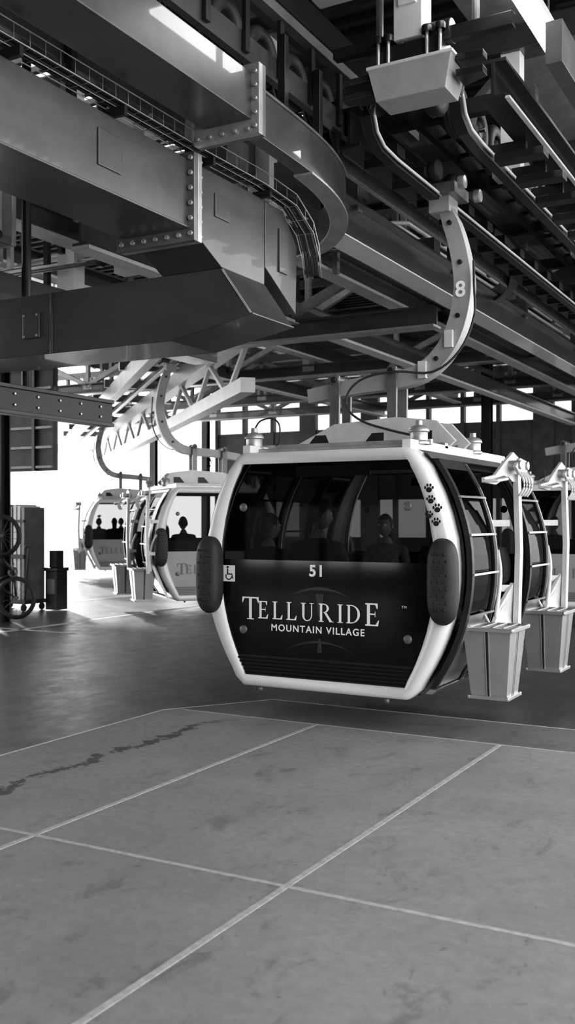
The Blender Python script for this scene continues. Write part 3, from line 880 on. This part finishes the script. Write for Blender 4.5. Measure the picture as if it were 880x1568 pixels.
# ------------------------------------------------------------------ building shell
b = MB()
gaps = [(-7.35,-6.55,8.5,20),(-10.4,-9.2,7.5,22),(-14.5,-13.3,8,24)]
xs = [-26]
for g in sorted(gaps):
    b.box(xs[-1],g[0],-8,34.2,8.0,8.06,'roof')
    b.box(g[0],g[1],-8,g[2],8.0,8.06,'roof'); b.box(g[0],g[1],g[3],34.2,8.0,8.06,'roof')
    xs.append(g[1])
b.box(xs[-1],4,-8,34.2,8.0,8.06,'roof')
k = -8
while k < 34:
    b.box(-26,4,k,k+.09,7.92,8.0,'roof'); k += .3
for x in (-25,-21,-17,-13,-8.4,-6,-2,2.5): b.ibeam((x,-8,7.75),(x,34,7.75),.25,.4,'girder')
b.obj('ceiling')
b = MB()
def col(x, y, h=7.6, w=.26): 
    b.sweep([(x,y,-.02),(x,y,h)], [(-w/2,-w/2),(w/2,-w/2),(w/2,-w/2+.03),(.02,-w/2+.03),(.02,w/2-.03),(w/2,w/2-.03),(w/2,w/2),(-w/2,w/2),(-w/2,w/2-.03),(-.02,w/2-.03),(-.02,-w/2+.03),(-w/2,-w/2+.03)], 'dark', up=(0,1,0))
for x, y in ((-12.75,12.7),(-25,33.6),(-22.4,33.6),(-2,33.6),(2.5,33.6),(2.5,20),(2.5,8),(2.5,-4),(-25,20),(-25,8),(-8.6,27)): col(x, y)
b.obj('steel_column')
b = MB()
b.box(-22.2,3,34,34.2,0,1.1,'wood'); b.box(-22.2,3,34,34.2,2.5,5.2,'wood'); b.box(-22.2,3,34,34.2,6.7,8,'wood')
b.poly([(-22.2,34.1,1.1),(3,34.1,1.1),(3,34.1,2.5),(-22.2,34.1,2.5)],'pane'); b.poly([(-22.2,34.1,5.2),(3,34.1,5.2),(3,34.1,6.7),(-22.2,34.1,6.7)],'pane2')
x = -22.2
while x < 3: b.box(x,x+(.14 if int(x)%3 else .7),33.96,34.2,0,8,'wood'); x += 1.3
b.obj('wall_back')
b = MB()
b.box(-26,6,-8.2,-8,2.1,8,'wood'); b.box(-26,-14.2,-8.2,-8,0,2.1,'wood'); b.box(-9.6,-3,-8.2,-8,0,2.1,'wood'); b.box(0,6,-8.2,-8,0,2.1,'wood')
b.box(-14.2,-9.6,-8.2,-8,0,.55,'wood')
for x in (-13.1,-11.8,-10.8): b.box(x-.06,x+.06,-8.2,-8,0,2.1,'wood')
b.obj('wall_front')
b = MB()
b.box(-24,-13.9,15.3,15.45,2.75,6.0,'wood')
for z in (2.8,3.2,3.6,4.0,4.4,4.8): b.box(-24,-13.9,15.24,15.3,z,z+.05,'mid')
for k in range(9): b.box(-24+k*1.2,-23.93+k*1.2,15.22,15.3,2.75,6,'dark')
b.obj('wall_left')

# ------------------------------------------------------------------ lamps
def strip_lamp(x, y0, y1, z, w=.09):
    b = MB(); b.box(x-w,x+w,y0,y1,z,z+.06,'white'); b.box(x-w*.7,x+w*.7,y0+.02,y1-.02,z-.03,z,'lamp')
    b.cyl((x,y0+.3,z+.06),(x,y0+.3,z+.4),.01,'galv',6); b.cyl((x,y1-.3,z+.06),(x,y1-.3,z+.4),.01,'galv',6)
    b.obj('strip_light')
for y in (6.3,9.5,12.8,16): strip_lamp(-2.12, y, y+2.3, 5.76)
for y in (8,12): strip_lamp(-8.8, y, y+2.4, 7.2)
def pend(x, y, z):
    b = MB(); b.lathe((x,y,z),(0,0,1),[(.2,0),(.19,.03),(.1,.1),(.05,.14),(.05,.2),(0,.2)],'mid',24)
    b.lathe((x,y,z+.01),(0,0,1),[(0,-.03),(.08,-.02),(.12,.02),(.12,.03)],'bulb',16)
    b.cyl((x,y,z+.2),(x,y,z+2.5),.01,'dark',6); b.obj('pendant_lamp')
pend(-10.6,10.3,3.85); pend(-12.6,13.9,4.0)

# ------------------------------------------------------------------ left equipment
b = MB()
X, Y = -14.2, 14.6
b.box(X-.5,X+.5,Y-.3,Y+.3,.12,.2,'dark')
for k in range(9):
    x = X-.45+k*.105; b.box(x,x+.075,Y-.28,Y+.28,.2,2.05-.03*(k%3),random.choice(('galv','light','mid')))
b.box(X-.5,X+.5,Y-.33,Y-.28,1.0,1.08,'dark'); b.box(X-.5,X+.5,Y-.33,Y-.28,1.7,1.75,'dark')
for x in (-.42,.42):
    for y in (-.25,.25): b.lathe((X+x,Y+y,.05),(1,0,0),[(0,-.02),(.07,-.02),(.07,.02),(0,.02)],'rubber',14)
b.tube([(X+.5,Y-.3,.2),(X+.6,Y-.3,1.2),(X+.55,Y-.3,1.25),(X+.5,Y-.3,1.2)], .02, 'dark')
b.obj('panel_cart', None, .004)
b = MB(); b.box(-13.55,-13.25,14.7,15.0,.0,.75,'blackm'); b.box(-13.57,-13.23,14.68,15.02,.75,.82,'dark'); b.box(-13.5,-13.3,14.69,14.71,.3,.6,'mid'); b.box(-13.5,-13.3,14.75,14.95,.82,1.15,'blackm'); b.obj('waste_bin', None, .02)

E = empty('bicycle', (-12.15,12.3,.98), 0)
b = MB()
def wheel(x, z):
    b.lathe((x,0,z),(0,1,0),[(.29,-.028),(.325,-.035),(.36,0),(.325,.035),(.29,.028),(.29,-.028)],'rubber',32)
    b.cyl((x,-.04,z),(x,.04,z),.03,'mid',10)
    for k in range(14):
        a = k*math.pi/7; b.cyl((x,0,z),(x+.31*math.cos(a),0,z+.31*math.sin(a)),.003,'mid',4)
wheel(0,-.55); wheel(.0,.52)
P = dict(r=(0,0,-.55), bb=(.06,0,-.12), st=(-.34,0,-.22), hd=(-.32,0,.34), h2=(-.22,0,.38), f=(0,0,.52))
for a, c, r in (('r','bb',.018),('r','st',.015),('bb','st',.022),('st','hd',.025),('bb','h2',.032),('hd','h2',.032),('h2','f',.03)): b.cyl(P[a],P[c],r,'blackm',10)
b.cyl((-.34,0,-.22),(-.46,0,-.26),.014,'mid'); b.hull([(-.46,-.07,-.38),(-.46,.07,-.38),(-.48,0,-.12),(-.44,-.05,-.3),(-.44,.05,-.3),(-.5,0,-.36)],'rubber')
b.tube([(-.38,-.34,.34),(-.42,-.2,.34),(-.36,0,.35),(-.42,.2,.34),(-.38,.34,.34)],.016,'rubber')
b.lathe((.06,-.03,-.12),(0,1,0),[(.09,0),(.09,.006),(.05,.006),(.05,0)],'mid',20)
b.cyl((.06,-.08,-.12),(.14,-.08,.02),.01,'mid'); b.cyl((.06,.08,-.12),(-.02,.08,-.26),.01,'mid')
o = b.obj('frame_and_wheels', E)
E.rotation_euler = (0, math.radians(-14), math.radians(20))

# ------------------------------------------------------------------ light
w = bpy.data.worlds.new('sky'); S.world = w; w.use_nodes = True
bg = w.node_tree.nodes['Background']; bg.inputs[0].default_value = (1,1,1,1); bg.inputs[1].default_value = 4.0
sun = bpy.data.lights.new('sun', 'SUN'); sun.energy = 6.0; sun.angle = math.radians(3)
so = bpy.data.objects.new('sun', sun); COL.objects.link(so)
dirv = Vector((.75,-.55,-.38)); so.rotation_euler = dirv.to_track_quat('-Z','Y').to_euler()

# ------------------------------------------------------------------ camera
cam = bpy.data.cameras.new('camera'); co = bpy.data.objects.new('camera', cam); COL.objects.link(co)
co.location = (0,0,1.75); co.rotation_euler = (math.pi/2, 0, math.radians(29))
cam.sensor_fit = 'AUTO'; cam.sensor_width = 36; cam.lens = 35; cam.shift_y = 12/1568
cam.dof.use_dof = True; cam.dof.focus_distance = 8.2; cam.dof.aperture_fstop = 2.5
S.camera = co
S.view_settings.view_transform = 'Standard'; S.view_settings.exposure = -0.1
for lk in ('Medium High Contrast', 'High Contrast'):
    try:
        S.view_settings.look = lk; print('look', lk); break
    except Exception as e: print(e)
